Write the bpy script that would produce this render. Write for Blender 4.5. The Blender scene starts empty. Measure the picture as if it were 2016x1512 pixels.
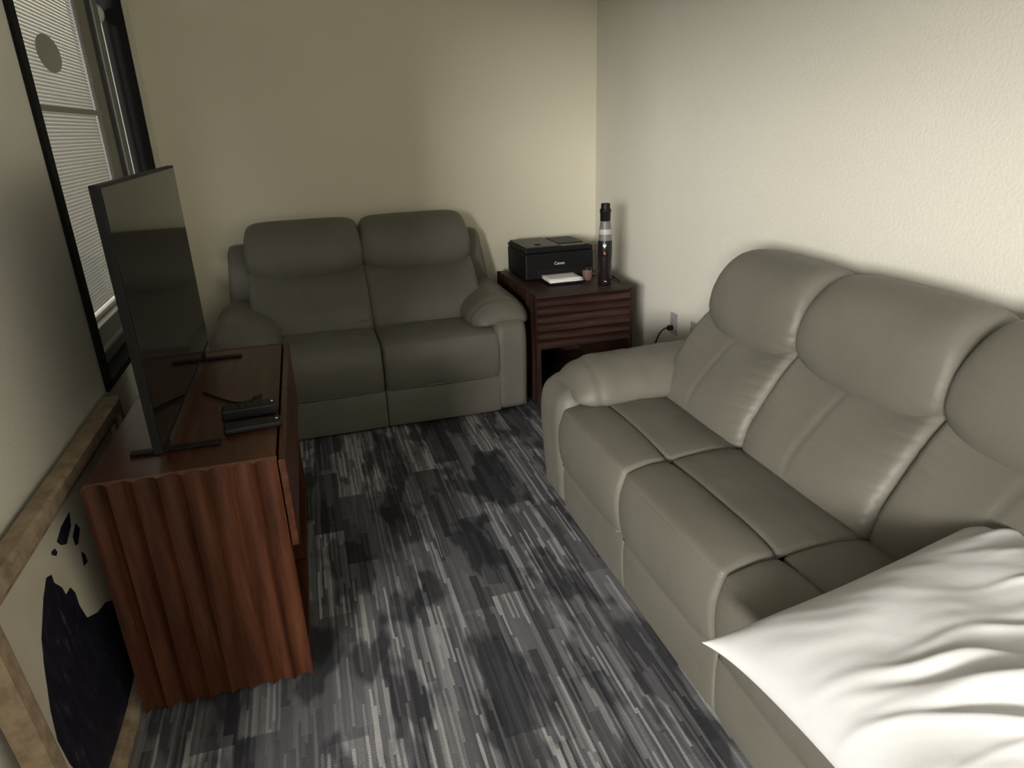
import bpy, bmesh, math, random
from mathutils import Vector, Matrix, noise

# ------------------------------------------------------------------ camera, light, exposure
sc = bpy.context.scene
COL = sc.collection
CAM_H = 1.45
F_PX, YAW, PITCH, ROLL = 1340.0, math.radians(15.986), math.radians(20.847), math.radians(-2.105)
cd = bpy.data.cameras.new('camera'); cam = bpy.data.objects.new('camera', cd); COL.objects.link(cam)
sc.camera = cam
cd.sensor_fit = 'HORIZONTAL'; cd.sensor_width = 36.0; cd.lens = F_PX / 2016 * 36.0
cd.clip_start = 0.02; cd.clip_end = 60
_f = Vector((math.sin(YAW) * math.cos(PITCH), math.cos(YAW) * math.cos(PITCH), -math.sin(PITCH)))
_r = Vector((math.cos(YAW), -math.sin(YAW), 0)); _u = _r.cross(_f)
_r2 = math.cos(ROLL) * _r + math.sin(ROLL) * _u; _u2 = -math.sin(ROLL) * _r + math.cos(ROLL) * _u
_m = Matrix((_r2, _u2, -_f)).transposed().to_4x4(); _m.translation = (0, 0, CAM_H)
cam.matrix_world = _m

world = bpy.data.worlds.new('World'); sc.world = world; world.use_nodes = True
world.node_tree.nodes['Background'].inputs[0].default_value = (0.9, 0.95, 1.0, 1)
world.node_tree.nodes['Background'].inputs[1].default_value = 0.02

def area(name, loc, target, sx, sy, power, color):
    l = bpy.data.lights.new(name, 'AREA'); l.shape = 'RECTANGLE'; l.size = sx; l.size_y = sy
    l.energy = power; l.color = color
    o = bpy.data.objects.new(name, l); COL.objects.link(o); o.location = loc
    o.rotation_euler = (Vector(target) - Vector(loc)).to_track_quat('-Z', 'Y').to_euler()
    return o
# the corridor's ceiling panel, shining in through the wide opening in the left wall
area('corridor_lamp', (-4.4, -4.85, 2.1), (0.9, 2.6, 0.8), 2.7, 1.2, 1430, (1.0, 0.975, 0.945))
area('blind_backlight', (-2.0, 3.2, 2.6), (-1.7, 3.2, 0.0), 0.6, 1.2, 1.6, (1.0, 0.97, 0.95))  # added lamp outside the window, put there to light the slats from behind
area('room_fill_light', (0.55, -1.3, 2.70), (0.55, -1.3, 0.0), 0.6, 1.2, 5, (1.0, 0.965, 0.88))  # added soft fill behind the camera, raises the room's ambient level

vs = sc.view_settings
vs.view_transform = 'Standard'; vs.look = 'None'; vs.gamma = 1.0; vs.use_curve_mapping = False
vs.exposure = -0.64

# ------------------------------------------------------------------ materials
def mat(name, color=(0.5, 0.5, 0.5), rough=0.5, spec=0.5, metal=0.0):
    m = bpy.data.materials.new(name); m.use_nodes = True
    b = m.node_tree.nodes['Principled BSDF']
    b.inputs['Base Color'].default_value = (*color, 1); b.inputs['Roughness'].default_value = rough
    b.inputs['Specular IOR Level'].default_value = spec; b.inputs['Metallic'].default_value = metal
    return m
class N:
    """small wrapper to write node graphs briefly"""
    def __init__(s, m): s.t = m.node_tree; s.b = s.t.nodes['Principled BSDF']
    def n(s, kind, **kw):
        o = s.t.nodes.new(kind)
        for k, v in kw.items(): setattr(o, k, v)
        return o
    def l(s, a, b): s.t.links.new(a, b)
    def coord(s, out='Object', scale=(1, 1, 1)):
        c = s.n('ShaderNodeTexCoord'); mp = s.n('ShaderNodeMapping'); mp.inputs['Scale'].default_value = scale
        s.l(c.outputs[out], mp.inputs[0]); return mp.outputs[0]
    def noise(s, vec, scale, detail=3, rough=0.5):
        o = s.n('ShaderNodeTexNoise'); s.l(vec, o.inputs['Vector'])
        o.inputs['Scale'].default_value = scale; o.inputs['Detail'].default_value = detail
        o.inputs['Roughness'].default_value = rough; return o.outputs[0]
    def ramp(s, val, stops):
        o = s.n('ShaderNodeValToRGB'); s.l(val, o.inputs[0]); e = o.color_ramp.elements
        while len(e) < len(stops): e.new(0.5)
        for i, (p, c) in enumerate(stops): e[i].position = p; e[i].color = (*c, 1)
        return o.outputs[0]
    def bump(s, h, strength, dist=0.01):
        o = s.n('ShaderNodeBump'); s.l(h, o.inputs['Height']); o.inputs['Strength'].default_value = strength
        o.inputs['Distance'].default_value = dist; s.l(o.outputs[0], s.b.inputs['Normal']); return o
    def math(s, op, a, b=None):
        o = s.n('ShaderNodeMath', operation=op)
        for i, v in enumerate((a, b)):
            if v is None: continue
            if isinstance(v, (int, float)): o.inputs[i].default_value = v
            else: s.l(v, o.inputs[i])
        return o.outputs[0]

def wall_mat(name, c1, c2):
    m = mat(name, c1, 0.85, 0.25); g = N(m); v = g.coord()
    g.l(g.ramp(g.noise(v, 1.3, 3), [(0.3, c1), (0.7, c2)]), g.b.inputs['Base Color'])
    g.bump(g.noise(v, 95, 3), 0.35, 0.004); return m
M_WALL = wall_mat('painted_wall', (0.72, 0.695, 0.60), (0.75, 0.725, 0.63))
M_BACKWALL = wall_mat('yellower_painted_wall', (0.765, 0.725, 0.575), (0.79, 0.75, 0.60))
M_CEIL = wall_mat('ceiling_paint', (0.78, 0.78, 0.75), (0.8, 0.8, 0.77))

def leather_mat():
    m = mat('taupe_leather', (0.2, 0.185, 0.145), 0.5, 0.3); g = N(m); v = g.coord()
    g.l(g.ramp(g.noise(v, 3.0, 4), [(0.3, (0.124, 0.117, 0.094)), (0.7, (0.150, 0.141, 0.113))]), g.b.inputs['Base Color'])
    g.l(g.ramp(g.noise(v, 14, 3), [(0.3, (0.42,) * 3), (0.7, (0.55,) * 3)]), g.b.inputs['Roughness'])
    vo = g.n('ShaderNodeTexVoronoi'); g.l(v, vo.inputs['Vector']); vo.inputs['Scale'].default_value = 420
    h = g.math('ADD', g.math('MULTIPLY', vo.outputs['Distance'], 0.35), g.math('MULTIPLY', g.noise(v, 22, 4), 1.6))
    g.bump(h, 0.22, 0.004); return m
M_LEATHER = leather_mat()
M_UNDER = mat('black_underlay', (0.012, 0.012, 0.012), 0.9, 0.1)

def wood_mat(name, dark, mid, light, axis, rough=0.42):
    sc_ = [16, 16, 16]; sc_[axis] = 1.2
    m = mat(name, mid, rough, 0.28); g = N(m); v = g.coord(scale=tuple(sc_))
    n1 = g.noise(v, 2.2, 6, 0.62)
    g.l(g.ramp(n1, [(0.28, dark), (0.5, mid), (0.74, light)]), g.b.inputs['Base Color'])
    g.bump(n1, 0.15, 0.003); return m
W = dict(dark=(0.025, 0.008, 0.004), mid=(0.056, 0.018, 0.0075), light=(0.105, 0.037, 0.017))
M_WOOD_Z = wood_mat('walnut_upright_grain', axis=2, **W)
M_WOOD_Y = wood_mat('walnut_lengthwise_grain', axis=1, rough=0.36, **W)
M_WOOD_X = wood_mat('walnut_crosswise_grain', axis=0, **W)
D = dict(dark=(0.012, 0.005, 0.0035), mid=(0.028, 0.011, 0.0075), light=(0.060, 0.026, 0.018))
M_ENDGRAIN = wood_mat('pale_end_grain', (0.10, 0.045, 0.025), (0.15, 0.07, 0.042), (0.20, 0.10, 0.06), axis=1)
M_DARKWOOD_X = wood_mat('dark_walnut_crosswise', axis=0, rough=0.5, **D)
M_DARKWOOD_Z = wood_mat('dark_walnut_upright', axis=2, rough=0.5, **D)

def carpet_mat():
    m = mat('striped_carpet', (0.05, 0.05, 0.055), 0.95, 0.1); g = N(m)
    tc = g.n('ShaderNodeTexCoord'); sep = g.n('ShaderNodeSeparateXYZ'); g.l(tc.outputs['Object'], sep.inputs[0])
    wob = g.noise(g.coord(scale=(60, 7, 1)), 1.0, 2)
    x = g.math('ADD', sep.outputs[0], g.math('MULTIPLY', g.math('SUBTRACT', wob, 0.5), 0.008)); y = sep.outputs[1]
    def cells(wx, ly, seed):
        col = g.math('FLOOR', g.math('DIVIDE', g.math('ADD', x, seed), wx))
        w1 = g.n('ShaderNodeTexWhiteNoise', noise_dimensions='1D'); g.l(g.math('ADD', col, seed * 7.3), w1.inputs['W'])
        yo = g.math('ADD', g.math('DIVIDE', y, ly), g.math('MULTIPLY', w1.outputs[0], 17.0))
        cb = g.n('ShaderNodeCombineXYZ'); g.l(col, cb.inputs[0]); g.l(g.math('FLOOR', yo), cb.inputs[1]); cb.inputs[2].default_value = seed
        w2 = g.n('ShaderNodeTexWhiteNoise', noise_dimensions='3D'); g.l(cb.outputs[0], w2.inputs['Vector']); return w2.outputs[0]
    big = cells(0.11, 0.5, 3.1); mid = cells(0.028, 0.33, 1.7); fine = cells(0.0075, 0.26, 0.6)
    patch = g.noise(g.coord(scale=(7.0, 2.6, 1)), 1.0, 3)
    amp = g.ramp(big, [(0.25, (0.15,) * 3), (0.45, (1,) * 3)])            # some planks are plain, some are streaked
    st = g.math('MULTIPLY', g.math('POWER', fine, 3.2), g.math('MULTIPLY', amp, 0.52))
    val = g.math('ADD', g.math('ADD', g.math('MULTIPLY', big, 0.17), g.math('MULTIPLY', mid, 0.17)), st)
    dark = g.ramp(patch, [(0.44, (0.35,) * 3), (0.50, (1,) * 3)])
    val = g.math('MULTIPLY', val, dark)
    fuzz = g.noise(g.coord(scale=(500, 300, 1)), 1.0, 2)
    val = g.math('MULTIPLY', val, g.math('ADD', g.math('MULTIPLY', fuzz, 0.7), 0.65))
    c = g.ramp(val, [(0.03, (0.032, 0.032, 0.037)), (0.26, (0.17, 0.17, 0.18)), (0.55, (0.36, 0.358, 0.355)), (0.9, (0.52, 0.515, 0.505))])
    g.l(c, g.b.inputs['Base Color'])
    g.bump(g.math('ADD', fuzz, val), 0.6, 0.004); return m
M_CARPET = carpet_mat()
M_BLACKFRAME = mat('black_window_paint', (0.008, 0.008, 0.008), 0.7, 0.15)
M_ALU = mat('grey_aluminium', (0.30, 0.30, 0.29), 0.4, 0.5, 0.5)
M_ALUDARK = mat('dark_aluminium', (0.12, 0.12, 0.12), 0.4, 0.5, 0.5)
M_SLAT = mat('white_blind_slat', (0.78, 0.77, 0.75), 0.45, 0.4)
M_WHITEPL = mat('white_plastic', (0.75, 0.73, 0.68), 0.4, 0.5)
M_DISC = mat('grey_disc', (0.48, 0.47, 0.45), 0.7, 0.3)
M_PAPER = mat('white_paper', (0.85, 0.84, 0.80), 0.7, 0.2)
M_THINPAPER = mat('thin_backlit_paper', (0.93, 0.92, 0.89), 0.7, 0.2)
def translucent(m, fac, col):
    g = N(m); tr = g.n('ShaderNodeBsdfTranslucent'); tr.inputs[0].default_value = (*col, 1)
    mx = g.n('ShaderNodeMixShader'); mx.inputs[0].default_value = fac
    out = [n for n in g.t.nodes if n.type == 'OUTPUT_MATERIAL'][0]
    g.l(g.b.outputs[0], mx.inputs[1]); g.l(tr.outputs[0], mx.inputs[2]); g.l(mx.outputs[0], out.inputs[0])
translucent(M_SLAT, 0.10, (0.75, 0.74, 0.72)); translucent(M_THINPAPER, 0.15, (0.95, 0.94, 0.9)); translucent(M_DISC, 0.1, (0.7, 0.7, 0.68))
M_BLACKPL = mat('black_plastic', (0.006, 0.006, 0.0065), 0.5, 0.3)
M_PRINTER = mat('printer_black_shell', (0.005, 0.005, 0.006), 0.5, 0.25)
M_PRINTTOP = mat('printer_grey_lid', (0.035, 0.031, 0.030), 0.42, 0.4)
M_SCREEN = mat('glossy_black_screen', (0.004, 0.004, 0.004), 0.06, 0.5)
M_TVSHELL = mat('tv_shell', (0.006, 0.006, 0.006), 0.5, 0.2)
M_TEXT = mat('white_print', (0.8, 0.8, 0.78), 0.5, 0.3)
M_OUTLET = mat('grey_outlet_plate', (0.40, 0.36, 0.36), 0.4, 0.5)
M_OUTLET2 = mat('grey_outlet_face', (0.46, 0.42, 0.42), 0.4, 0.5)
def frame_mat():
    m = mat('bleached_wood_frame', (0.3, 0.22, 0.14), 0.6, 0.3); g = N(m); v = g.coord(scale=(4, 4, 4))
    g.l(g.ramp(g.noise(v, 6, 6, 0.65), [(0.3, (0.20, 0.145, 0.09)), (0.55, (0.36, 0.27, 0.18)), (0.8, (0.44, 0.36, 0.26))]), g.b.inputs['Base Color'])
    g.bump(g.noise(v, 20, 5), 0.4, 0.004); return m
M_FRAME = frame_mat()
def canvas_mat():
    m = mat('cream_canvas', (0.55, 0.51, 0.40), 0.8, 0.2); g = N(m); v = g.coord()
    g.l(g.ramp(g.noise(v, 5, 4), [(0.3, (0.50, 0.46, 0.36)), (0.7, (0.60, 0.56, 0.45))]), g.b.inputs['Base Color']); return m
M_CANVAS = canvas_mat()
def ink_mat():
    m = mat('navy_black_paint', (0.01, 0.01, 0.02), 0.55, 0.4); g = N(m); v = g.coord(scale=(1, 18, 6))
    g.l(g.ramp(g.noise(v, 2.5, 6, 0.7), [(0.45, (0.006, 0.006, 0.014)), (0.58, (0.016, 0.014, 0.03)), (0.74, (0.10, 0.095, 0.10))]), g.b.inputs['Base Color']); return m
M_INK = ink_mat()
def linen_mat():
    m = mat('white_cotton', (0.58, 0.578, 0.568), 0.85, 0.2); g = N(m); v = g.coord()
    g.bump(g.noise(v, 18, 3, 0.5), 0.15, 0.01)
    g.b.inputs['Sheen Weight'].default_value = 0.15; return m
M_LINEN = linen_mat()
def glass_mat(name, tint, tr):
    m = bpy.data.materials.new(name); m.use_nodes = True; t = m.node_tree; t.nodes.clear()
    o = t.nodes.new('ShaderNodeOutputMaterial'); mx = t.nodes.new('ShaderNodeMixShader'); fr = t.nodes.new('ShaderNodeFresnel')
    fr.inputs[0].default_value = 1.5
    a = t.nodes.new('ShaderNodeBsdfTransparent'); a.inputs[0].default_value = (*tint, 1)
    b = t.nodes.new('ShaderNodeBsdfGlossy'); b.inputs['Roughness'].default_value = 0.03
    geo = t.nodes.new('ShaderNodeNewGeometry'); mu = t.nodes.new('ShaderNodeMath'); mu.operation = 'SUBTRACT'; mu.use_clamp = True
    t.links.new(fr.outputs[0], mu.inputs[0]); t.links.new(geo.outputs['Backfacing'], mu.inputs[1]); t.links.new(mu.outputs[0], mx.inputs[0]); t.links.new(a.outputs[0], mx.inputs[1]); t.links.new(b.outputs[0], mx.inputs[2])
    t.links.new(mx.outputs[0], o.inputs[0]); return m
M_GLASS = glass_mat('window_glass', (0.93, 0.94, 0.93), 1)

# ------------------------------------------------------------------ mesh helpers
def link(o, parent=None):
    COL.objects.link(o)
    if parent: o.parent = parent
    return o
def mesh_obj(name, verts, faces, m, parent=None, smooth=False):
    me = bpy.data.meshes.new(name); me.from_pydata([tuple(v) for v in verts], [], faces); me.update()
    bm = bmesh.new(); bm.from_mesh(me); bmesh.ops.remove_doubles(bm, verts=bm.verts, dist=1e-6)
    bmesh.ops.recalc_face_normals(bm, faces=bm.faces); bm.to_mesh(me); bm.free()
    if smooth:
        for p in me.polygons: p.use_smooth = True
    me.materials.append(m); return link(bpy.data.objects.new(name, me), parent)
def bm_obj(name, bm, m, parent=None, smooth=False):
    me = bpy.data.meshes.new(name); bmesh.ops.recalc_face_normals(bm, faces=bm.faces); bm.to_mesh(me); bm.free()
    if smooth:
        for p in me.polygons: p.use_smooth = True
    me.materials.append(m); return link(bpy.data.objects.new(name, me), parent)
def empty(name, loc=(0, 0, 0), rz=0.0):
    o = bpy.data.objects.new(name, None); COL.objects.link(o); o.location = loc; o.rotation_euler = (0, 0, rz)
    o.empty_display_size = 0.05; return o
def tag(o, label, cat, group=None):
    o['label'] = label; o['category'] = cat
    if group: o['group'] = group
    return o
def struct(o): o['kind'] = 'structure'; return o
def add_box(bm, a, b, bev=0.0, seg=2):
    r = bmesh.ops.create_cube(bm, size=1.0); vs_ = r['verts']
    for v in vs_:
        v.co = Vector([(a[i] + b[i]) / 2 + v.co[i] * (b[i] - a[i]) for i in range(3)])
    if bev > 0:
        es = list({e for v in vs_ for e in v.link_edges})
        bmesh.ops.bevel(bm, geom=es, offset=bev, segments=seg, affect='EDGES', profile=0.5)
def box(name, a, b, m, parent=None, bev=0.003, seg=2):
    bm = bmesh.new(); add_box(bm, a, b, bev, seg); return bm_obj(name, bm, m, parent)
def boxes(name, lst, m, parent=None, bev=0.0):
    bm = bmesh.new()
    for a, b in lst: add_box(bm, a, b, bev)
    return bm_obj(name, bm, m, parent)
def lathe(name, prof, m, parent=None, c=(0, 0, 0), seg=32):
    vs_, fs = [], []
    for r, z in prof:
        for k in range(seg):
            a = 2 * math.pi * k / seg; vs_.append((c[0] + r * math.cos(a), c[1] + r * math.sin(a), c[2] + z))
    n = len(prof)
    for i in range(n - 1):
        for k in range(seg):
            fs.append((i * seg + k, i * seg + (k + 1) % seg, (i + 1) * seg + (k + 1) % seg, (i + 1) * seg + k))
    fs.append(tuple(range(seg))); fs.append(tuple((n - 1) * seg + k for k in range(seg)))
    o = mesh_obj(name, vs_, fs, m, parent, True)
    md = o.modifiers.new('edges', 'EDGE_SPLIT'); md.split_angle = math.radians(40); return o
def catmull(pts, n, closed=True):
    out = []; L = len(pts); segs = L if closed else L - 1
    for i in range(segs):
        if closed: p = [pts[(i + k - 1) % L] for k in range(4)]
        else: p = [pts[min(max(i + k - 1, 0), L - 1)] for k in range(4)]
        for j in range(n):
            t = j / n
            out.append(tuple(0.5 * (2 * p[1][d] + (p[2][d] - p[0][d]) * t + (2 * p[0][d] - 5 * p[1][d] + 4 * p[2][d] - p[3][d]) * t * t
                       + (3 * p[1][d] - p[0][d] - 3 * p[2][d] + p[3][d]) * t ** 3) for d in range(len(pts[0]))))
    if not closed: out.append(tuple(pts[-1]))
    return out
def tube(name, pts, r, m, parent=None, seg=8, n=6, bmx=None):
    P = [Vector(p) for p in catmull(pts, n, False)]
    rings = []; ref = Vector((0.13, 0.21, 1)).normalized()
    for i, p in enumerate(P):
        d = (P[min(i + 1, len(P) - 1)] - P[max(i - 1, 0)]).normalized()
        a = d.cross(ref)
        if a.length < 1e-3: a = d.cross(Vector((1, 0, 0)))
        a.normalize(); b = d.cross(a)
        rings.append([p + r * (math.cos(2 * math.pi * k / seg) * a + math.sin(2 * math.pi * k / seg) * b) for k in range(seg)])
    return loft(name, rings, m, parent)
def loft(name, rings, m, parent=None, smooth=True):
    vs_ = [v for r in rings for v in r]; s = len(rings[0]); fs = []
    for i in range(len(rings) - 1):
        for k in range(s):
            fs.append((i * s + k, i * s + (k + 1) % s, (i + 1) * s + (k + 1) % s, (i + 1) * s + k))
    fs.append(tuple(range(s))); fs.append(tuple((len(rings) - 1) * s + k for k in range(s)))
    return mesh_obj(name, vs_, fs, m, parent, smooth)
def smooth01(a, b, x):
    t = min(1, max(0, (x - a) / (b - a))); return t * t * (3 - 2 * t)

def cushion(name, prof, w, u0, m, parent, r=0.035, crown=0.02, fn=None, n=8, axis='u', inner=22):
    """upholstered pad: closed side profile (depth, height) swept along its width, ends rounded in, middle puffed"""
    pr = catmull(prof, n); L = len(pr)
    ar = sum(pr[i][0] * pr[(i + 1) % L][1] - pr[(i + 1) % L][0] * pr[i][1] for i in range(L)); sg = 1 if ar > 0 else -1
    nor = []
    for i in range(L):
        dx = pr[(i + 2) % L][0] - pr[i - 2][0]; dz = pr[(i + 2) % L][1] - pr[i - 2][1]; l = math.hypot(dx, dz) or 1
        nor.append((sg * dz / l, -sg * dx / l))
    st = []
    for k in range(7): a = math.pi / 2 * k / 7; st.append((-w / 2 + r * (1 - math.sin(math.pi / 2 - a + 0)) if False else -w / 2 + r - r * math.cos(a), r - r * math.sin(a)))
    for k in range(inner + 1): st.append((-w / 2 + r + (w - 2 * r) * k / inner, 0.0))
    for k in reversed(range(7)): a = math.pi / 2 * k / 7; st.append((w / 2 - r + r * math.cos(a), r - r * math.sin(a)))
    rings = []
    for u, e in st:
        s = u / (w / 2); ring = []
        for (v, z), (nx, nz) in zip(pr, nor):
            off = crown * (1 - abs(s) ** 5) - e
            p = (u, v + nx * off, z + nz * off)
            if fn: p = fn(p, s, (nx, nz))
            ring.append((p[0] + u0, p[1], p[2]) if axis == 'u' else (p[1], p[0] + u0, p[2]))
        rings.append(ring)
    return loft(name, rings, m, parent)

# ------------------------------------------------------------------ room shell
XL, XR, YB, YF, ZC = -0.705, 1.8125, 4.205, -2.2, 2.72
T = 0.12
HX = -5.8                      # far side of the corridor
OPEN_Y, OPEN_Z = 0.80, 1.90    # where the opening in the left wall ends, and its head
struct(box('floor', (HX - T, YF - 4.2, -0.1), (XR + T, YB + T, 0.0), M_CARPET, bev=0))
struct(box('ceiling', (HX - T, YF - 4.2, ZC), (XR + T, YB + T, ZC + 0.1), M_CEIL, bev=0))
struct(box('wall_back', (XL - T, YB, 0), (XR + T, YB + T, ZC), M_BACKWALL, bev=0))
struct(box('wall_right', (XR, YF - 4.2, 0), (XR + T, YB, ZC), M_WALL, bev=0))
# left wall with the window hole and the wide opening
WY0, WY1, WZ0, WZ1 = 2.385, 3.965, 0.685, 2.14
struct(boxes('wall_left', [((XL - T, OPEN_Y, 0), (XL, WY0, ZC)), ((XL - T, WY1, 0), (XL, YB, ZC)),
                           ((XL - T, WY0, 0), (XL, WY1, WZ0)), ((XL - T, WY0, WZ1), (XL, WY1, ZC)),
                           ((XL - T, YF, OPEN_Z), (XL, OPEN_Y, ZC))], M_WALL))
struct(box('wall_front', (HX, YF - 4.2 - T, 0), (XR + T, YF - 4.2, ZC), M_WALL, bev=0))
struct(box('wall_corridor', (HX - T, YF - 4.2, 0), (HX, YB + T, ZC), M_WALL, bev=0))
struct(box('wall_corridor_end', (HX, YB, 0), (XL - T, YB + T, ZC), M_WALL, bev=0))

# ------------------------------------------------------------------ window (left wall)
win = struct(empty('window_1', (XL, (WY0 + WY1) / 2, WZ0)))
wy = (WY0 + WY1) / 2
def wb(name, a, b, m, bev=0.002):       # world box parented to the window
    o = box(name, (a[0] - XL, a[1] - wy, a[2] - WZ0), (b[0] - XL, b[1] - wy, b[2] - WZ0), m, win, bev); return o
FD = XL - 0.115
wb('jamb', (FD, WY0, WZ0), (XL + 0.012, WY0 + 0.05, WZ1), M_BLACKFRAME)
wb('jamb', (FD, WY1 - 0.012, WZ0), (XL + 0.012, WY1 + 0.012, WZ1), M_BLACKFRAME)
wb('head_jamb', (FD, WY0, WZ1 - 0.02), (XL + 0.012, WY1, WZ1 + 0.01), M_BLACKFRAME)
wb('sill', (FD, WY0, WZ0 - 0.012), (XL + 0.012, WY1, WZ0 + 0.014), M_BLACKFRAME)
wb('lower_sash_rail', (XL - 0.085, WY0 + 0.05, WZ0 + 0.014), (XL - 0.045, WY1 - 0.012, WZ0 + 0.055), M_ALUDARK)
wb('lower_sash_rail', (XL - 0.095, WY0 + 0.05, WZ0 + 0.065), (XL - 0.055, WY1 - 0.012, WZ0 + 0.135), M_ALU)
wb('stile', (XL - 0.10, 3.72, WZ0 + 0.014), (XL - 0.06, 3.82, WZ1 - 0.02), M_ALU, 0.006)
wb('stile', (XL - 0.11, 3.50, WZ0 + 0.014), (XL - 0.075, 3.72, WZ1 - 0.02), M_ALUDARK, 0.006)
wb('muntin', (XL - 0.082, WY0 + 0.05, 1.545), (XL - 0.068, 3.50, 1.565), M_ALU, 0.002)
wb('glass_pane', (XL - 0.068, WY0 + 0.05, WZ0 + 0.13), (XL - 0.064, 3.73, WZ1 - 0.02), M_GLASS, 0)

blind = tag(empty('venetian_blind', (XL - 0.095, wy, WZ1 - 0.05)), 'white slatted venetian blind drawn down in the black framed window', 'blind')
bo = Vector((XL - 0.095, wy, WZ1 - 0.05))
def bb(name, a, b, m, bev=0.002):
    return box(name, Vector(a) - bo, Vector(b) - bo, m, blind, bev)
bb('headrail', (XL - 0.114, WY0 + 0.055, WZ1 - 0.06), (XL - 0.082, 3.495, WZ1 - 0.022), M_SLAT)
bb('bottom_rail', (XL - 0.106, WY0 + 0.055, WZ0 + 0.135), (XL - 0.086, 3.495, WZ0 + 0.152), M_WHITEPL, 0.004)
sl0 = None; zt = WZ1 - 0.07; pitch_s = 0.0125; ns = int((zt - (WZ0 + 0.16)) / pitch_s)
for i in range(ns):
    z = zt - i * pitch_s
    if sl0 is None:
        vs_ = []; hw = 0.0078; tl = math.radians(62)
        for k in range(5):
            a = -1 + k / 2; q = hw * a; cr = 0.0014 * (1 - a * a)
            dx = q * math.cos(tl) + cr * math.sin(tl); dz = -q * math.sin(tl) + cr * math.cos(tl)
            for yy in (WY0 + 0.058 - wy, 3.492 - wy): vs_.append((dx, yy, dz))
        fs = [(2 * k, 2 * k + 2, 2 * k + 3, 2 * k + 1) for k in range(4)]
        sl0 = mesh_obj('slat', vs_, fs, M_SLAT, blind, True); s = sl0
    else:
        s = sl0.copy(); COL.objects.link(s); s.parent = blind
    s.location = (0, 0, z - bo.z)
tube('tilt_wand', [Vector((XL - 0.078, 3.9, 1.96)) - bo, Vector((XL - 0.078, 3.9, 1.5)) - bo, Vector((XL - 0.078, 3.9, 1.05)) - bo], 0.006, M_WHITEPL, blind)
bm = bmesh.new(); bmesh.ops.create_uvsphere(bm, u_segments=20, v_segments=12, radius=0.05)
for v in bm.verts: v.co = Vector((v.co.x * 0.5, v.co.y * 0.95, v.co.z * 0.75)) + Vector((XL - 0.075, 3.87, 1.985)) - bo
bm_obj('cord_housing', bm, M_WHITEPL, blind, True)

bm = bmesh.new(); bmesh.ops.create_circle(bm, cap_ends=True, segments=32, radius=0.098)  # thin flat grey oval just behind the glass
r = bmesh.ops.extrude_face_region(bm, geom=bm.faces[:]); bmesh.ops.translate(bm, verts=[v for v in r['geom'] if isinstance(v, bmesh.types.BMVert)], vec=(0, 0, 0.002))
ds = bm_obj('oval_disc', bm, M_DISC); ds.rotation_euler = (0, math.pi / 2, 0); ds.location = (XL - 0.0715, 2.96, 1.735); ds.scale = (0.62, 1.35, 1)
tag(ds, 'grey oval sticker high on the window glass', 'disc')

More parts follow.
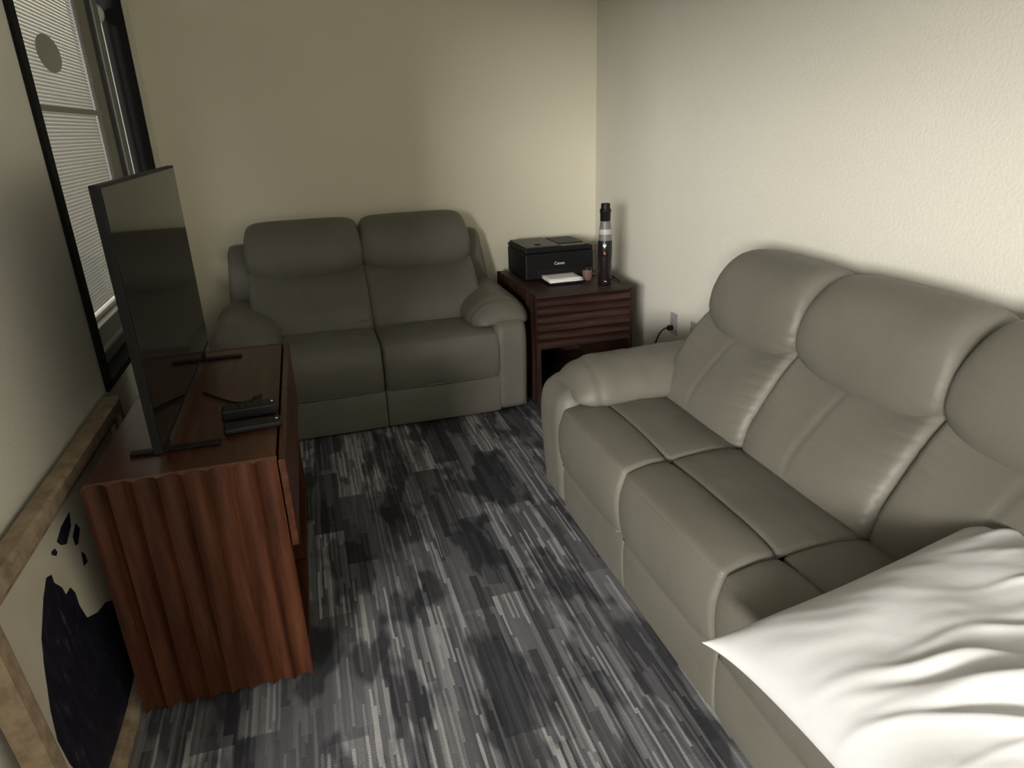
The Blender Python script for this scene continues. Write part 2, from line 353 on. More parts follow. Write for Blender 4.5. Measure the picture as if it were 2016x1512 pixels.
# ------------------------------------------------------------------ reclining sofas
def make_sofa(name, n, sw, D, aw, loc, rz, label, cat):
    root = tag(empty(name, loc, rz), label, cat)
    W2 = n * sw / 2
    # plinth hidden under the upholstery, a little set back so that a dark gap shows at the floor
    box('base', (-W2 - aw + 0.03, 0.05, 0.0), (W2 + aw - 0.03, 0.86, 0.10), M_UNDER, root, 0.01)
    kx = (D + 0.05 - 0.06) / 0.40
    vx = lambda v: v if v < 0.06 else 0.06 + (v - 0.06) * kx
    gv = 0.145 if D > 0.36 else 0.0
    for i in range(n):
        u0 = (i - (n - 1) / 2) * sw
        rnd = random.Random(i * 7 + n)
        cushion('footrest_panel', [(0.06, 0.012), (0.012, 0.012), (0.0, 0.03), (-0.006, 0.12), (-0.004, 0.19), (0.012, 0.215), (0.06, 0.215)], sw - 0.002, u0, M_LEATHER, root, r=0.008, crown=0.004)
        # seat cushion with stitched front roll and, on the long sofa, a cross seam
        pts = [(0.46, 0.25), (0.2, 0.225), (0.015, 0.217), (-0.012, 0.232), (-0.026, 0.30), (-0.026, 0.37), (-0.012, 0.422), (-0.008, 0.432), (0.004, 0.446), (0.07, 0.462)]
        pts = [(vx(v), z) for v, z in pts]
        if gv: pts += [(gv - 0.022, 0.462), (gv - 0.006, 0.452), (gv, 0.443), (gv + 0.006, 0.452), (gv + 0.022, 0.463)]
        pts += [(vx(0.28), 0.468), (vx(0.38), 0.455), (vx(0.44), 0.42), (vx(0.465), 0.34)]
        def seat_fn(p, s, nn, ph=rnd.random() * 9):
            u, v, z = p
            if nn[1] > 0.2:
                e = smooth01(0.55, 0.95, abs(s))
                z += 0.0022 * e * math.sin(v * 85 + ph) * noise.noise((v * 9, s * 2, ph))
                z += 0.006 * noise.noise((u * 4 + ph, v * 5, 0.3))
            return (u, v, z)
        seat = cushion('seat_cushion', pts, sw - 0.003, u0, M_LEATHER, root, r=0.018, crown=0.012, fn=seat_fn)
        tube('piping', [(u0 - sw / 2 + 0.02, -0.010, 0.218), (u0, -0.016, 0.218), (u0 + sw / 2 - 0.02, -0.010, 0.218)], 0.0055, M_LEATHER, seat)
        # back: lumbar pad below, puffed headrest above, meeting in a smile-shaped seam
        bw = sw + 0.012 if n == 2 else sw - 0.002
        lum = [(D + 0.02, 0.36), (D - 0.012, 0.44), (D + 0.000, 0.52), (D + 0.045, 0.60), (0.5 * (D + 0.06) + 0.5 * 0.575, 0.70), (0.59, 0.765), (0.66, 0.79), (0.76, 0.76), (0.70, 0.56), (0.60, 0.36)]
        def lum_fn(p, s, nn, ph=rnd.random() * 9):
            u, v, z = p; k = smooth01(0.55, 0.78, z)
            z -= 0.050 * (1 - abs(s) ** 3.2) * k - 0.008 * k
            u *= 1 + 0.03 * (1 - smooth01(0.4, 0.6, z)) * 0
            e = smooth01(0.5, 0.92, abs(s)) * (1 - smooth01(0.97, 1.0, abs(s)))
            if nn[0] < -0.2:
                wv = math.sin(z * 170 + ph + 26 * (1 - abs(s)) * 0.2 + 5 * noise.noise((z * 6, ph, 0)))
                v += 0.0060 * e * (max(0.0, wv) ** 2.5) * (0.25 + 1.3 * abs(noise.noise((z * 11, ph, 1.0 + s)))) * (1 if s > 0 else 0.5)
                v += 0.005 * math.exp(-((s + 0.12 - 0.25 * (z - 0.55)) / 0.03) ** 2) * smooth01(0.45, 0.55, z) * (1 - smooth01(0.7, 0.76, z))
            return (u, v, z)
        lb = cushion('lumbar_cushion', lum, bw, u0, M_LEATHER, root, r=0.03, crown=0.02, fn=lum_fn, inner=40, n=16)
        hd = [(0.62, 0.735), (0.578, 0.752), (0.555, 0.79), (0.562, 0.855), (0.592, 0.925), (0.638, 0.970), (0.70, 0.987), (0.77, 0.975), (0.82, 0.93), (0.845, 0.82), (0.85, 0.70), (0.75, 0.69)]
        def hd_fn(p, s, nn, ph=rnd.random() * 9):
            u, v, z = p; k = 1 - smooth01(0.70, 0.90, z)
            z -= 0.055 * (1 - abs(s) ** 3.2) * k - 0.004 * k
            z -= 0.04 * abs(s) ** 16 * smooth01(0.84, 0.97, z)
            u *= 1 - 0.02 * smooth01(0.85, 0.98, z)
            e = smooth01(0.5, 0.92, abs(s)) * (1 - smooth01(0.97, 1.0, abs(s)))
            if nn[0] < 0:
                wv = math.sin((z + 0.25 * u) * 150 + ph + 5 * noise.noise((z * 6, ph, 0)))
                v += 0.0055 * e * (max(0.0, wv) ** 2.5) * (1 - smooth01(0.84, 0.93, z)) * (0.25 + 1.3 * abs(noise.noise((z * 11, ph, 1.0)))) * (1 if s > 0 else 0.5)
            return (u, v, z)
        sh = 0.05 if n == 3 and i != 1 else 0.0      # the outer headrests stop short of the wings
        hc = cushion('headrest_cushion', hd, bw - sh, u0 + (sh / 2 if i == 0 else -sh / 2), M_LEATHER, root, r=0.024, crown=0.018, fn=hd_fn, inner=36, n=11)
    # upholstered back shell with its wings
    rings = []
    for z, v0, v1, hw in ((0.06, 0.55, 0.84, W2 + 0.135), (0.3, 0.55, 0.85, W2 + 0.135), (0.5, 0.60, 0.86, W2 + 0.13), (0.70, 0.68, 0.87, W2 + 0.118), (0.84, 0.735, 0.875, W2 + 0.105), (0.868, 0.75, 0.87, W2 + 0.095), (0.876, 0.77, 0.85, W2 + 0.075)):
        ring = []
        for cx, cy, a0 in ((1, 1, 0), (-1, 1, 90), (-1, -1, 180), (1, -1, 270)):
            rr = 0.032
            for k in range(5):
                a = math.radians(a0 + 90 * k / 4)
                ring.append((cx * (hw - rr) + rr * math.cos(a), (v1 - rr if cy > 0 else v0 + rr) + rr * math.sin(a), z))
        rings.append(ring)
    loft('back_shell', rings, M_LEATHER, root)
    # arms: upholstered side body with a fat pillow pad on top
    for sd in (-1, 1):
        uc = sd * (W2 + aw / 2)
        prof = [(0.80, 0.02), (0.40, 0.02), (0.06, 0.02), (0.022, 0.022), (0.006, 0.034), (-0.002, 0.06), (-0.008, 0.14), (-0.018, 0.28), (-0.020, 0.40), (-0.006, 0.465), (0.03, 0.50), (0.09, 0.515), (0.30, 0.52), (0.72, 0.50), (0.82, 0.3), (0.82, 0.06)]
        arm = cushion('arm', prof, aw + 0.02, uc - sd * 0.012, M_LEATHER, root, r=0.06 if D > 0.36 else 0.04, crown=0.006, inner=10)
        rg = []; K = 44; v0, v1 = (0.03 if D > 0.36 else 0.02), 0.66 if D > 0.36 else 0.70
        pc = uc - sd * (0.05 if D > 0.36 else 0.035)
        for k in range(K + 1):
            t = (k / K) ** 1.6; v = v0 + (v1 - v0) * t
            fr = min(1.0, math.sqrt(max(0.0, 1 - (1 - min(1, t / 0.24)) ** 2.6)))
            bk = min(1.0, math.sqrt(max(0.0, 1 - (max(0, (t - 0.80) / 0.20)) ** 2.5)))
            f = max(0.02, min(fr, bk)); f *= 1 - 0.07 * math.exp(-((t - 0.13) / 0.018) ** 2); hx = 0.178 * ((0.60 + 0.40 * f) if D > 0.36 else (0.55 + 0.45 * f)) if t < 0.5 else 0.178 * (0.5 + 0.5 * f)
            hz = 0.082 * f
            zc = 0.522 - 0.028 * (1 - fr) + 0.014 * t
            ring = []
            for j in range(36):
                a = 2 * math.pi * j / 36; ca, sa = math.cos(a), math.sin(a)
                x = hx * math.copysign(abs(ca) ** 0.8, ca) * (0.86 if ca * sd > 0 else 1.0); zz = hz * math.copysign(abs(sa) ** 0.85, sa)
                if sa < 0: zz *= 0.75
                zz -= 0.035 * (x * sd < 0) * (abs(x) / 0.178) ** 2 + 0.045 * (x * sd > 0) * (abs(x) / 0.178) ** 2
                wr = 0.004 * noise.noise((x * 14, v * 16, sd)) + 0.0025 * noise.noise((x * 40, v * 40, 4 + sd))
                ring.append((pc + x, v, zc + zz + wr * f))
            rg.append(ring)
        loft('arm_pad', rg, M_LEATHER, root)
    return root
random.seed(4)
make_sofa('reclining_loveseat', 2, 0.605, 0.32, 0.155, (0.272, 3.274, 0), 0.0,
          'taupe leather two seat reclining loveseat standing against the far wall', 'loveseat')
make_sofa('reclining_sofa', 3, 0.535, 0.41, 0.25, (0.837, 2.22 - 1.5 * 0.535, 0), -math.pi / 2,
          'taupe leather three seat reclining sofa along the pale wall, with white pillow on it', 'sofa')

# ------------------------------------------------------------------ fluted panels, console, side table
def flutes(p0, p1, n, depth, out, up, height, thick, steps=8):
    """verts, faces of a panel with n scooped flutes between p0 and p1; sharp ridges stand out along `out`"""
    p0, p1, out, up = Vector(p0), Vector(p1), Vector(out), Vector(up); line = []
    for i in range(n):
        for k in range(steps):
            t = k / steps; line.append((p0.lerp(p1, (i + t) / n), -depth * math.sin(math.pi * t) ** 0.8))
    line.append((p1, 0.0))
    vs_, fs = [], []
    for p, d in line:
        for h in (0, height):
            vs_.append(p + out * d + up * h); vs_.append(p - out * thick + up * h)
    for i in range(len(line) - 1):
        a = i * 4; b = a + 4
        fs += [(a, b, b + 2, a + 2), (a + 1, a + 3, b + 3, b + 1), (a + 2, b + 2, b + 3, a + 3), (a, a + 1, b + 1, b)]
    e = (len(line) - 1) * 4
    fs += [(0, 2, 3, 1), (e, e + 1, e + 3, e + 2)]
    return vs_, fs
def panel(name, p0, p1, n, depth, out, up, height, thick, m, parent, end=None):
    v, f = flutes(p0, p1, n, depth, out, up, height, thick); o = mesh_obj(name, v, f, m, parent)
    if end:
        o.data.materials.append(end)
        for p in o.data.polygons:
            if p.normal.z > 0.9: p.material_index = 1
    return o

CX0, CX1, CY0, CY1, CZ = -0.585, -0.150, 1.622, 2.69, 0.692
con = tag(empty('tv_console', ((CX0 + CX1) / 2, (CY0 + CY1) / 2, 0)), 'reddish brown wooden console with fluted end panel, under the television', 'console')
co = Vector(con.location)
def cb(name, a, b, m, bev=0.003): return box(name, Vector(a) - co, Vector(b) - co, m, con, bev)
panel('fluted_end_panel', Vector((CX0, CY0, 0.012)) - co, Vector((CX1, CY0, 0.012)) - co, 8, 0.017, (0, -1, 0), (0, 0, 1), CZ - 0.012, 0.028, M_WOOD_Z, con, M_ENDGRAIN)
panel('fluted_end_panel', Vector((CX0, CY1, 0.012)) - co, Vector((CX1, CY1, 0.012)) - co, 8, 0.015, (0, 1, 0), (0, 0, 1), CZ - 0.012, 0.028, M_WOOD_Z, con)
cb('top_board', (CX0, CY0 + 0.0285, CZ - 0.028), (CX1 - 0.003, CY1 - 0.0285, CZ - 0.001), M_WOOD_Y)
cb('back_panel', (CX0, CY0 + 0.03, 0.03), (CX0 + 0.012, CY1 - 0.03, CZ - 0.029), M_WOOD_Y, 0)
cb('bottom_board', (CX0 + 0.013, CY0 + 0.029, 0.03), (CX1 - 0.003, CY1 - 0.029, 0.055), M_WOOD_Y)
cb('shelf', (CX0 + 0.013, CY0 + 0.029, 0.415), (CX1 - 0.01, CY1 - 0.029, 0.437), M_WOOD_Y)
ymid = (CY0 + CY1) / 2
cb('divider', (CX0 + 0.013, ymid - 0.011, 0.056), (CX1 - 0.012, ymid + 0.011, 0.414), M_WOOD_Z)
for y0, y1 in ((CY0 + 0.002, ymid - 0.002), (ymid + 0.002, CY1 - 0.002)):
    cb('drawer_front', (CX1 + 0.003, y0, 0.44), (CX1 + 0.021, y1, CZ - 0.001), M_WOOD_Y)

TX0, TX1, TY0, TY1, TZ = 1.085, 1.645, 3.275, 4.03, 0.609
tab = tag(empty('side_table', ((TX0 + TX1) / 2, (TY0 + TY1) / 2, 0)), 'dark wooden side table with fluted drawer, in the corner under the printer', 'side table')
to = Vector(tab.location)
def tb(name, a, b, m, bev=0.003): return box(name, Vector(a) - to, Vector(b) - to, m, tab, bev)
for sx, x in ((-1, TX0), (1, TX1)):
    panel('fluted_side_panel', Vector((x, TY0 + 0.012, 0.0)) - to, Vector((x, TY1, 0.0)) - to, 9, 0.012, (sx, 0, 0), (0, 0, 1), TZ, 0.026, M_DARKWOOD_Z, tab)
tb('top_board', (TX0 + 0.0265, TY0 + 0.010, TZ - 0.026), (TX1 - 0.0265, TY1, TZ - 0.001), M_DARKWOOD_X)
tb('back_panel', (TX0 + 0.027, TY1 - 0.014, 0.02), (TX1 - 0.027, TY1 - 0.001, TZ - 0.027), M_DARKWOOD_X, 0)
tb('bottom_board', (TX0 + 0.027, TY0 + 0.02, 0.02), (TX1 - 0.027, TY1 - 0.015, 0.045), M_DARKWOOD_X)
tb('drawer_bottom', (TX0 + 0.027, TY0 + 0.02, 0.315), (TX1 - 0.027, TY1 - 0.015, 0.335), M_DARKWOOD_X)
panel('drawer_front', Vector((TX0 + 0.004, TY0 - 0.012, 0.335)) - to, Vector((TX0 + 0.004, TY0 - 0.012, TZ - 0.004)) - to, 6, 0.012, (0, -1, 0), (1, 0, 0), TX1 - TX0 - 0.03, 0.02, M_DARKWOOD_X, tab)

# ------------------------------------------------------------------ television on the console
tvx = -0.410; ty0, ty1, tz0, tz1 = 1.685, 2.672, CZ + 0.035, 1.360
tv = tag(empty('television', (tvx, (ty0 + ty1) / 2, CZ)), 'large thin black flat screen television on the wooden console', 'television')
tvo = Vector(tv.location)
def vb(name, a, b, m, bev=0.002, par=None): return box(name, Vector(a) - tvo, Vector(b) - tvo, m, par or tv, bev)
vb('shell', (tvx - 0.022, ty0, tz0), (tvx - 0.001, ty1, tz1), M_TVSHELL, 0.002)
vb('screen', (tvx - 0.002, ty0 + 0.007, tz0 + 0.014), (tvx + 0.0005, ty1 - 0.007, tz1 - 0.007), M_SCREEN, 0)
vb('rear_housing', (tvx - 0.062, ty0 + 0.16, tz0 + 0.02), (tvx - 0.021, ty1 - 0.16, tz0 + 0.33), M_TVSHELL, 0.012)
for fy in (1.785, 2.56):
    bm = bmesh.new()
    add_box(bm, Vector((tvx - 0.10, fy - 0.012, CZ)) - tvo, Vector((tvx + 0.118, fy + 0.012, CZ + 0.008)) - tvo, 0.002)
    add_box(bm, Vector((tvx - 0.02, fy - 0.010, CZ + 0.006)) - tvo, Vector((tvx - 0.003, fy + 0.010, tz0 + 0.02)) - tvo, 0.002)
    bm_obj('foot', bm, M_TVSHELL, tv)

# ------------------------------------------------------------------ small things on the console
def remote(name, loc, rz, L, Wd, H, label, tilt=0.0):
    o = tag(empty(name, loc, rz), label, 'remote'); o.rotation_euler = (tilt, 0, rz)
    box('case', (-L / 2, -Wd / 2, 0), (L / 2, Wd / 2, H), M_BLACKPL, o, min(0.006, H * 0.4), 3)
    for i in range(5):
        for j in (-1, 1):
            box('button', (-L * 0.32 + i * L * 0.13 - 0.004, j * Wd * 0.2 - 0.004, H - 0.001), (-L * 0.32 + i * L * 0.13 + 0.004, j * Wd * 0.2 + 0.004, H + 0.0015), M_TVSHELL, o, 0.001)
    lathe('indicator', [(0.0035, 0), (0.0035, 0.002), (0.001, 0.003)], M_TEXT, o, (L * 0.42, 0, H - 0.001), 10)
    return o
remote('remote_control', (-0.228, 1.955, CZ), math.radians(4), 0.150, 0.052, 0.034, 'thick black remote control, the farther of two on the console')
remote('remote_control', (-0.215, 1.855, CZ), math.radians(5), 0.150, 0.050, 0.018, 'slim black remote control, the nearer of two on the console')
c_ = tag(empty('charging_cable', (-0.28, 2.1, CZ)), 'short thin black cable lying behind the remotes on the console', 'cable')
o_ = Vector(c_.location)
tube('cord', [Vector(p) - o_ for p in ((-0.385, 2.20, CZ + 0.004), (-0.34, 2.14, CZ + 0.004), (-0.29, 2.075, CZ + 0.004), (-0.25, 2.055, CZ + 0.004), (-0.222, 2.075, CZ + 0.005))], 0.0035, M_BLACKPL, c_)
tube('connector', [Vector(p) - o_ for p in ((-0.224, 2.073, CZ + 0.0065), (-0.214, 2.085, CZ + 0.0065), (-0.204, 2.098, CZ + 0.0065))], 0.006, M_BLACKPL, c_)

# ------------------------------------------------------------------ printer, bottle and small things on the side table
PX0, PX1, PY0, PY1, PH = 1.155, 1.57, 3.665, 4.02, 0.178
pr = tag(empty('inkjet_printer', ((PX0 + PX1) / 2, (PY0 + PY1) / 2, TZ), 0), 'black inkjet printer with white paper in its tray, on the side table', 'printer')
po = Vector(pr.location)
def pb(name, a, b, m, bev=0.004, par=None): return box(name, Vector(a) - po, Vector(b) - po, m, par or pr, bev)
pb('body', (PX0, PY0, TZ + 0.004), (PX1, PY1, TZ + PH - 0.026), M_PRINTER, 0.008)
pb('lid', (PX0 + 0.002, PY0 + 0.004, TZ + PH - 0.025), (PX1 - 0.002, PY1 - 0.002, TZ + PH), M_PRINTER, 0.006)
pb('document_feeder', (PX0 + 0.012, PY0 + 0.02, TZ + PH + 0.0005), (PX0 + 0.22, PY1 - 0.01, TZ + PH + 0.010), M_PRINTTOP, 0.004)
pb('feeder_tray', (PX0 + 0.225, PY0 + 0.02, TZ + PH + 0.0005), (PX1 - 0.012, PY1 - 0.012, TZ + PH + 0.005), M_PRINTTOP, 0.002)
pb('feeder_slot', (PX0 + 0.235, PY0 + 0.09, TZ + PH + 0.0055), (PX1 - 0.03, PY1 - 0.03, TZ + PH + 0.0085), M_PRINTER, 0.001)
pb('lid_catch', (PX0 + 0.09, PY0 + 0.08, TZ + PH + 0.0105), (PX0 + 0.12, PY0 + 0.11, TZ + PH + 0.014), M_PRINTER, 0.001)
pb('paper_slot', (PX0 + 0.07, PY0 - 0.003, TZ + 0.01), (PX1 - 0.06, PY0 + 0.01, TZ + 0.062), M_BLACKPL, 0.002)
pb('output_tray', (PX0 + 0.085, PY0 - 0.165, TZ + 0.003), (PX1 - 0.122, PY0 + 0.005, TZ + 0.012), M_BLACKPL, 0.002)
for i, (dx, dy, dz) in enumerate(((0, 0, 0), (0.004, -0.006, 0.004), (-0.006, 0.004, 0.008), (0.003, -0.003, 0.012), (-0.003, 0.005, 0.017))):
    vs_, fs = [], []; nx, ny = 10, 7
    for a in range(nx + 1):
        for b in range(ny + 1):
            x = PX0 + 0.092 + (PX1 - PX0 - 0.222) * a / nx + dx; y = PY0 - 0.157 + 0.145 * b / ny + dy
            z = TZ + 0.0135 + dz + 0.004 * abs(noise.noise((x * 11 + i, y * 14, i * 1.7))) * (1 - b / ny * 0.5)
            vs_.append(Vector((x, y, z)) - po)
    for a in range(nx):
        for b in range(ny): k = a * (ny + 1) + b; fs.append((k, k + ny + 1, k + ny + 2, k + 1))
    sh = mesh_obj('paper_sheet', vs_, fs, M_PAPER, None, True); sh.location = po
    sh['label'] = 'topmost white paper sheet in the output tray of the black printer' if i == 4 else 'white paper sheet under the topmost one in the black printer tray'; sh['category'] = 'paper'; sh['group'] = 'sheets in the printer tray'
    md = sh.modifiers.new('thick', 'SOLIDIFY'); md.thickness = 0.0012
def text_mesh(name, txt, size, m, parent, loc, rot, ext=0.0006):
    cu = bpy.data.curves.new(name, 'FONT'); cu.body = txt; cu.size = size; cu.extrude = ext; cu.align_x = 'CENTER'
    t = bpy.data.objects.new(name + '_tmp', cu); COL.objects.link(t); bpy.context.view_layer.update()
    me = bpy.data.meshes.new_from_object(t); bpy.data.objects.remove(t); bpy.data.curves.remove(cu)
    me.materials.clear(); me.materials.append(m); me.name = name
    o = link(bpy.data.objects.new(name, me), parent); o.location = loc; o.rotation_euler = rot; return o
text_mesh('lettering', 'Canon', 0.024, M_TEXT, pr, Vector((PX0 + 0.205, PY0 - 0.0012, TZ + 0.082)) - po, (math.pi / 2, 0, 0))
lathe('button', [(0.007, 0), (0.007, 0.003), (0.005, 0.004)], M_PRINTTOP, pr, (PX1 - 0.035 - po.x, PY0 + 0.03 - po.y, PH + 0.003), 12)

BX, BY = 1.535, 3.425
bt = tag(empty('tall_bottle', (BX, BY, TZ)), 'tall dark bottle with black cap and pale frosted shoulder, beside the printer', 'bottle')
M_BBODY = mat('dark_red_black_bottle', (0.013, 0.007, 0.0065), 0.35, 0.4)
M_BLABEL = mat('black_label', (0.006, 0.006, 0.007), 0.4, 0.5)
M_FROST = mat('frosted_grey', (0.17, 0.165, 0.155), 0.45, 0.5)
M_FROST2 = mat('frosted_pale', (0.46, 0.45, 0.42), 0.45, 0.5)
M_RED = mat('faded_red_mark', (0.34, 0.10, 0.08), 0.6, 0.3)
lathe('body', [(0.034, 0.0), (0.037, 0.006), (0.037, 0.14), (0.0385, 0.15), (0.0375, 0.235), (0.0365, 0.24)], M_BBODY, bt)
lathe('label_band', [(0.0376, 0.155), (0.0390, 0.157), (0.0388, 0.232), (0.0374, 0.236)], M_BLABEL, bt)
lathe('shoulder', [(0.0345, 0.24), (0.0345, 0.272), (0.0335, 0.275)], M_FROST, bt)
lathe('pale_band', [(0.0342, 0.273), (0.0345, 0.275), (0.0325, 0.298), (0.032, 0.300)], M_FROST2, bt)
lathe('neck', [(0.0315, 0.30), (0.027, 0.335), (0.0265, 0.345)], M_FROST, bt)
lathe('collar', [(0.0265, 0.342), (0.0275, 0.344), (0.028, 0.385), (0.030, 0.388), (0.030, 0.404), (0.027, 0.406)], M_BLACKPL, bt)
lathe('cap', [(0.0245, 0.404), (0.0245, 0.430), (0.022, 0.434)], M_BLACKPL, bt)
def on_cyl(name, ang, z0, pts, r, m, par):
    n = len(pts); vs_ = []
    for rr in (r, r + 0.0012):
        for x, z in pts:
            a = ang + x / r; vs_.append((rr * math.cos(a), rr * math.sin(a), z0 + z))
    fs = [tuple(range(n)), tuple(range(n, 2 * n))] + [(i, (i + 1) % n, n + (i + 1) % n, n + i) for i in range(n)]
    return mesh_obj(name, vs_, fs, m, par)
A0 = math.atan2(-BY, -BX) - 0.06
on_cyl('white_emblem', A0, 0.207, [(-0.008, 0.004), (-0.009, 0.013), (-0.004, 0.017), (0.004, 0.017), (0.009, 0.013), (0.008, 0.005), (0.004, 0.002), (0.004, -0.003), (-0.003, -0.003), (-0.004, 0.002)], 0.0388, M_TEXT, bt)
on_cyl('red_mark', A0, 0.17, [(-0.007, 0.0), (-0.004, 0.010), (-0.001, 0.018), (0.003, 0.011), (0.008, 0.003), (0.006, -0.004), (0.0, -0.002)], 0.0388, M_RED, bt)
on_cyl('white_emblem', A0 + 0.15, 0.02, [(-0.006, 0.003), (0.002, 0.004), (0.008, 0.0), (0.008, -0.002), (0.0, 0.001), (-0.006, 0.001)], 0.0368, M_TEXT, bt)

M_TAN = mat('dusty_rose_brown', (0.16, 0.10, 0.085), 0.6, 0.3)
jr = tag(empty('small_jar', (1.488, 3.56, TZ)), 'small brownish rounded jar between the printer and tall bottle', 'jar')
lathe('jar_body', [(0.022, 0), (0.027, 0.006), (0.028, 0.05), (0.025, 0.06)], M_TAN, jr)
lathe('lid', [(0.026, 0.06), (0.026, 0.072), (0.023, 0.075)], M_BBODY, jr)
ad = tag(empty('power_adapter', (1.61, 3.60, TZ)), 'small black power adapter with cord behind the tall bottle', 'adapter')
box('case', (-0.028, -0.02, 0), (0.028, 0.02, 0.024), M_BLACKPL, ad, 0.005, 3)
tube('cord', [(-0.02, 0.015, 0.012), (-0.06, 0.03, 0.006), (-0.09, 0.035, 0.005), (-0.115, 0.02, 0.006)], 0.004, M_BLACKPL, ad)
tube('cord', [(0.026, -0.005, 0.012), (0.034, -0.06, 0.006), (0.030, -0.13, 0.005), (0.020, -0.16, 0.005)], 0.0045, M_BLACKPL, ad)

# ------------------------------------------------------------------ outlets and power cord on the right wall
def outlet(name, y, z, label):
    o = tag(empty(name, (XR, y, z)), label, 'outlet')
    box('plate', (-0.006, -0.036, -0.058), (0.0, 0.036, 0.058), M_OUTLET, o, 0.002)
    for s in (-1, 1):
        f = box('socket', (-0.009, -0.017, s * 0.020 - 0.015), (-0.0058, 0.017, s * 0.020 + 0.015), M_OUTLET2, o, 0.002)
        for q in (-1, 1): box('slot', (-0.0095, q * 0.007 - 0.0012, s * 0.020 - 0.004), (-0.0088, q * 0.007 + 0.0012, s * 0.020 + 0.005), M_BLACKPL, f, 0)
    lathe('screw', [(0.003, 0), (0.003, 0.001)], M_ALU, o, (0, 0, 0), 10).matrix_local = Matrix.Translation((-0.006, 0, 0)) @ Matrix.Rotation(-math.pi / 2, 4, 'Y')
    return o
outlet('wall_outlet', 3.130, 0.425, 'grey electrical outlet with black plug in it, on the pale wall')
outlet('wall_outlet', 2.925, 0.425, 'grey outlet plate almost hidden behind the sofa back')
pc = tag(empty('plugged_cable', (XR, 3.13, 0.405)), 'black plug and cable hanging from the wall outlet beside the sofa', 'cable')
pco = Vector(pc.location)
box('plug', (-0.040, -0.012, -0.013), (-0.0098, 0.012, 0.013), M_BLACKPL, pc, 0.005, 3)
tube('cord', [(-0.038, 0, 0), (-0.056, 0.004, -0.002), (-0.075, 0.022, -0.035), (-0.085, 0.05, -0.11), (-0.085, 0.075, -0.22), (-0.08, 0.10, -0.33), (-0.06, 0.14, -0.398)], 0.004, M_BLACKPL, pc)

# ------------------------------------------------------------------ framed painting leaning on the left wall
AY0, AY1, AH, FW, FT = 1.205, 2.30, 0.690, 0.085, 0.045
art = tag(empty('framed_painting', (-0.600, AY0, 0)), 'cream painting with large dark blotch in pale wood frame, leaning behind the console', 'painting')
art.rotation_euler = (0, -math.atan2(0.045, 0.69), 0)
AW = AY1 - AY0
def molding(name, a0, a1, b0, b1):   # mitred strip: outer edge a0-a1, inner edge b0-b1 in (y, z)
    sec = [(0.0, -FT), (0.0, -0.006), (0.12, 0.0), (0.55, 0.0), (0.70, -0.012), (0.92, -0.016), (1.0, -0.024), (1.0, -FT)]
    rings = []
    for o_, i_ in ((a0, b0), (a1, b1)):
        rings.append([(x, o_[0] + (i_[0] - o_[0]) * t, o_[1] + (i_[1] - o_[1]) * t) for t, x in sec])
    o = loft(name, rings, M_FRAME, art, False); return o
fb = 0.035
O = [(0, 0), (AW, 0), (AW, AH), (0, AH)]; I = [(FW, fb), (AW - FW, fb), (AW - FW, AH - FW * 0.8), (FW, AH - FW * 0.8)]
for k in range(4): molding('frame_strip', O[k], O[(k + 1) % 4], I[k], I[(k + 1) % 4])
box('canvas', (-0.034, FW - 0.01, fb - 0.01), (-0.028, AW - FW + 0.01, AH - FW * 0.8 + 0.01), M_CANVAS, art, 0)
def blot(name, pts, off=0.0, clip=None):
    P = [(y - AY0, max(z, 0.037)) for y, z in pts]; n = len(P)
    vs_ = [(-0.0285, y, z) for y, z in P] + [(-0.0268 + off, y, z) for y, z in P]
    fs = [tuple(range(n)), tuple(range(n, 2 * n))] + [(i, (i + 1) % n, n + (i + 1) % n, n + i) for i in range(n)]
    o = mesh_obj(name, vs_, fs, M_INK, art)
    bm = bmesh.new(); bm.from_mesh(o.data); bmesh.ops.triangulate(bm, faces=[f for f in bm.faces if len(f.verts) > 4]); bm.to_mesh(o.data); bm.free(); return o
blot('painted_blotch', [(1.48, 0.519), (1.524, 0.542), (1.548, 0.533), (1.545, 0.513), (1.569, 0.482), (1.573, 0.457), (1.605, 0.455), (1.617, 0.431), (1.612, 0.397), (1.624, 0.349), (1.685, 0.317), (1.748, 0.301), (1.868, 0.227), (1.885, 0.10), (1.76, 0.05), (1.643, 0.038), (1.532, 0.0375), (1.44, 0.039), (1.375, 0.07), (1.335, 0.13), (1.315, 0.204), (1.311, 0.276), (1.333, 0.339), (1.38, 0.422), (1.41, 0.465)])
for q in ([(1.63, 0.57), (1.678, 0.583), (1.745, 0.585), (1.724, 0.555), (1.668, 0.538), (1.642, 0.552)], [(1.588, 0.569), (1.608, 0.565), (1.613, 0.552), (1.601, 0.549), (1.585, 0.562)],
          [(1.714, 0.531), (1.754, 0.545), (1.765, 0.523), (1.725, 0.502), (1.709, 0.508)], [(1.726, 0.478), (1.739, 0.461), (1.737, 0.439), (1.71, 0.445)]):
    blot('painted_fleck', q)

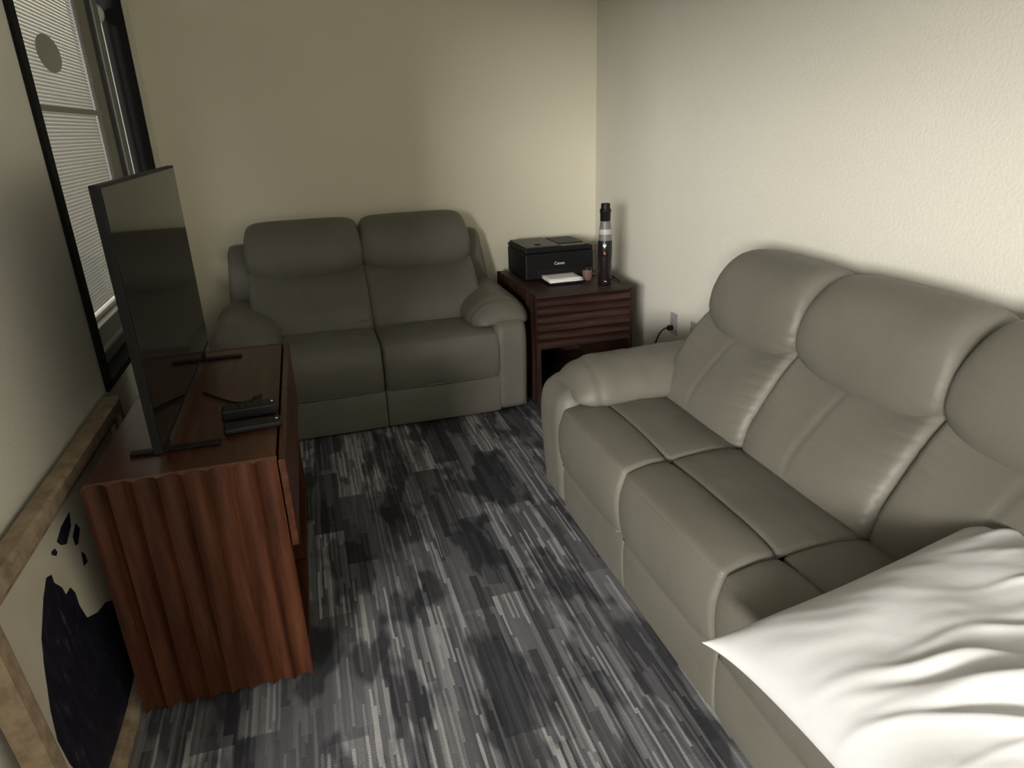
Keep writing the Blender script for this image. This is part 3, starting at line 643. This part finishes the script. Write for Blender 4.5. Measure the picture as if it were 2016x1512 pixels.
# ------------------------------------------------------------------ white pillow on the sofa
def make_pillow():
    root = tag(empty('bed_pillow', (1.02, 0.735, 0.47)), 'crumpled white bed pillow lying on the near seat of the sofa', 'pillow')
    LX, LY, TH = 0.36, 0.285, 0.105; nx, ny = 150, 120
    RR = random.Random(11); ridges = [(RR.uniform(-0.9, 1.3), RR.uniform(-0.3, 1.1), RR.uniform(0.35, 0.8), RR.uniform(0.035, 0.085), RR.uniform(0.006, 0.014), RR.uniform(0.05, 0.35)) for _ in range(20)]
    vs_, fs = [], []
    def pt(a, b, side):
        ea = abs(a); eb = abs(b)
        x = a * LX * (1 - 0.07 * (1 - eb ** 2.2) * ea ** 3 * 0 - 0.05 * (1 - eb * eb) * ea ** 2 * 0)
        x = a * LX * (1 + 0.05 * eb ** 6) - 0.02 * a * (1 - eb ** 2)
        y = b * LY * (1 + 0.05 * ea ** 6) - 0.018 * b * (1 - ea ** 2)
        h = TH * max(0.0, (1 - ea ** 3.2)) ** 0.55 * max(0.0, (1 - eb ** 3.0)) ** 0.55
        ed = max(0.0, 1 - max(ea, eb) ** 8)
        z = side * h
        if side > 0:
            q = b + 0.75 * a + 0.08 * noise.noise((a * 3, b * 3, 0.2)); p = a - b
            w2 = noise.noise((p * 1.5 + 3, q * 7.0, 5.1)); w3 = noise.noise((a * 2.2, b * 2.2, 9.0))
            fold = 0.0
            for q0, p0, ln, wd, am, cu in ridges:
                d = (q - q0 + cu * (p - p0) ** 2) / wd
                fold += am * math.exp(-d * d) * math.exp(-((p - p0) / ln) ** 2)
            z += ed * (fold + 0.003 * w2 + 0.014 * w3)
        else:
            z *= 0.4
        return (x, y, z)
    for side in (1, -1):
        base = len(vs_)
        for i in range(nx + 1):
            for j in range(ny + 1):
                vs_.append(pt(math.sin((-1 + 2 * i / nx) * math.pi / 2) * 0.5 + 0.5 * (-1 + 2 * i / nx), -1 + 2 * j / ny, side))
        for i in range(nx):
            for j in range(ny):
                k = base + i * (ny + 1) + j; fs.append((k, k + ny + 1, k + ny + 2, k + 1))
    o = mesh_obj('pillowcase', vs_, fs, M_LINEN, root, True)
    return root, o
pil, case = make_pillow()
pil.location = (1.03, 0.662, 0.522); pil.rotation_euler = (math.radians(2), math.radians(-9), math.radians(3))
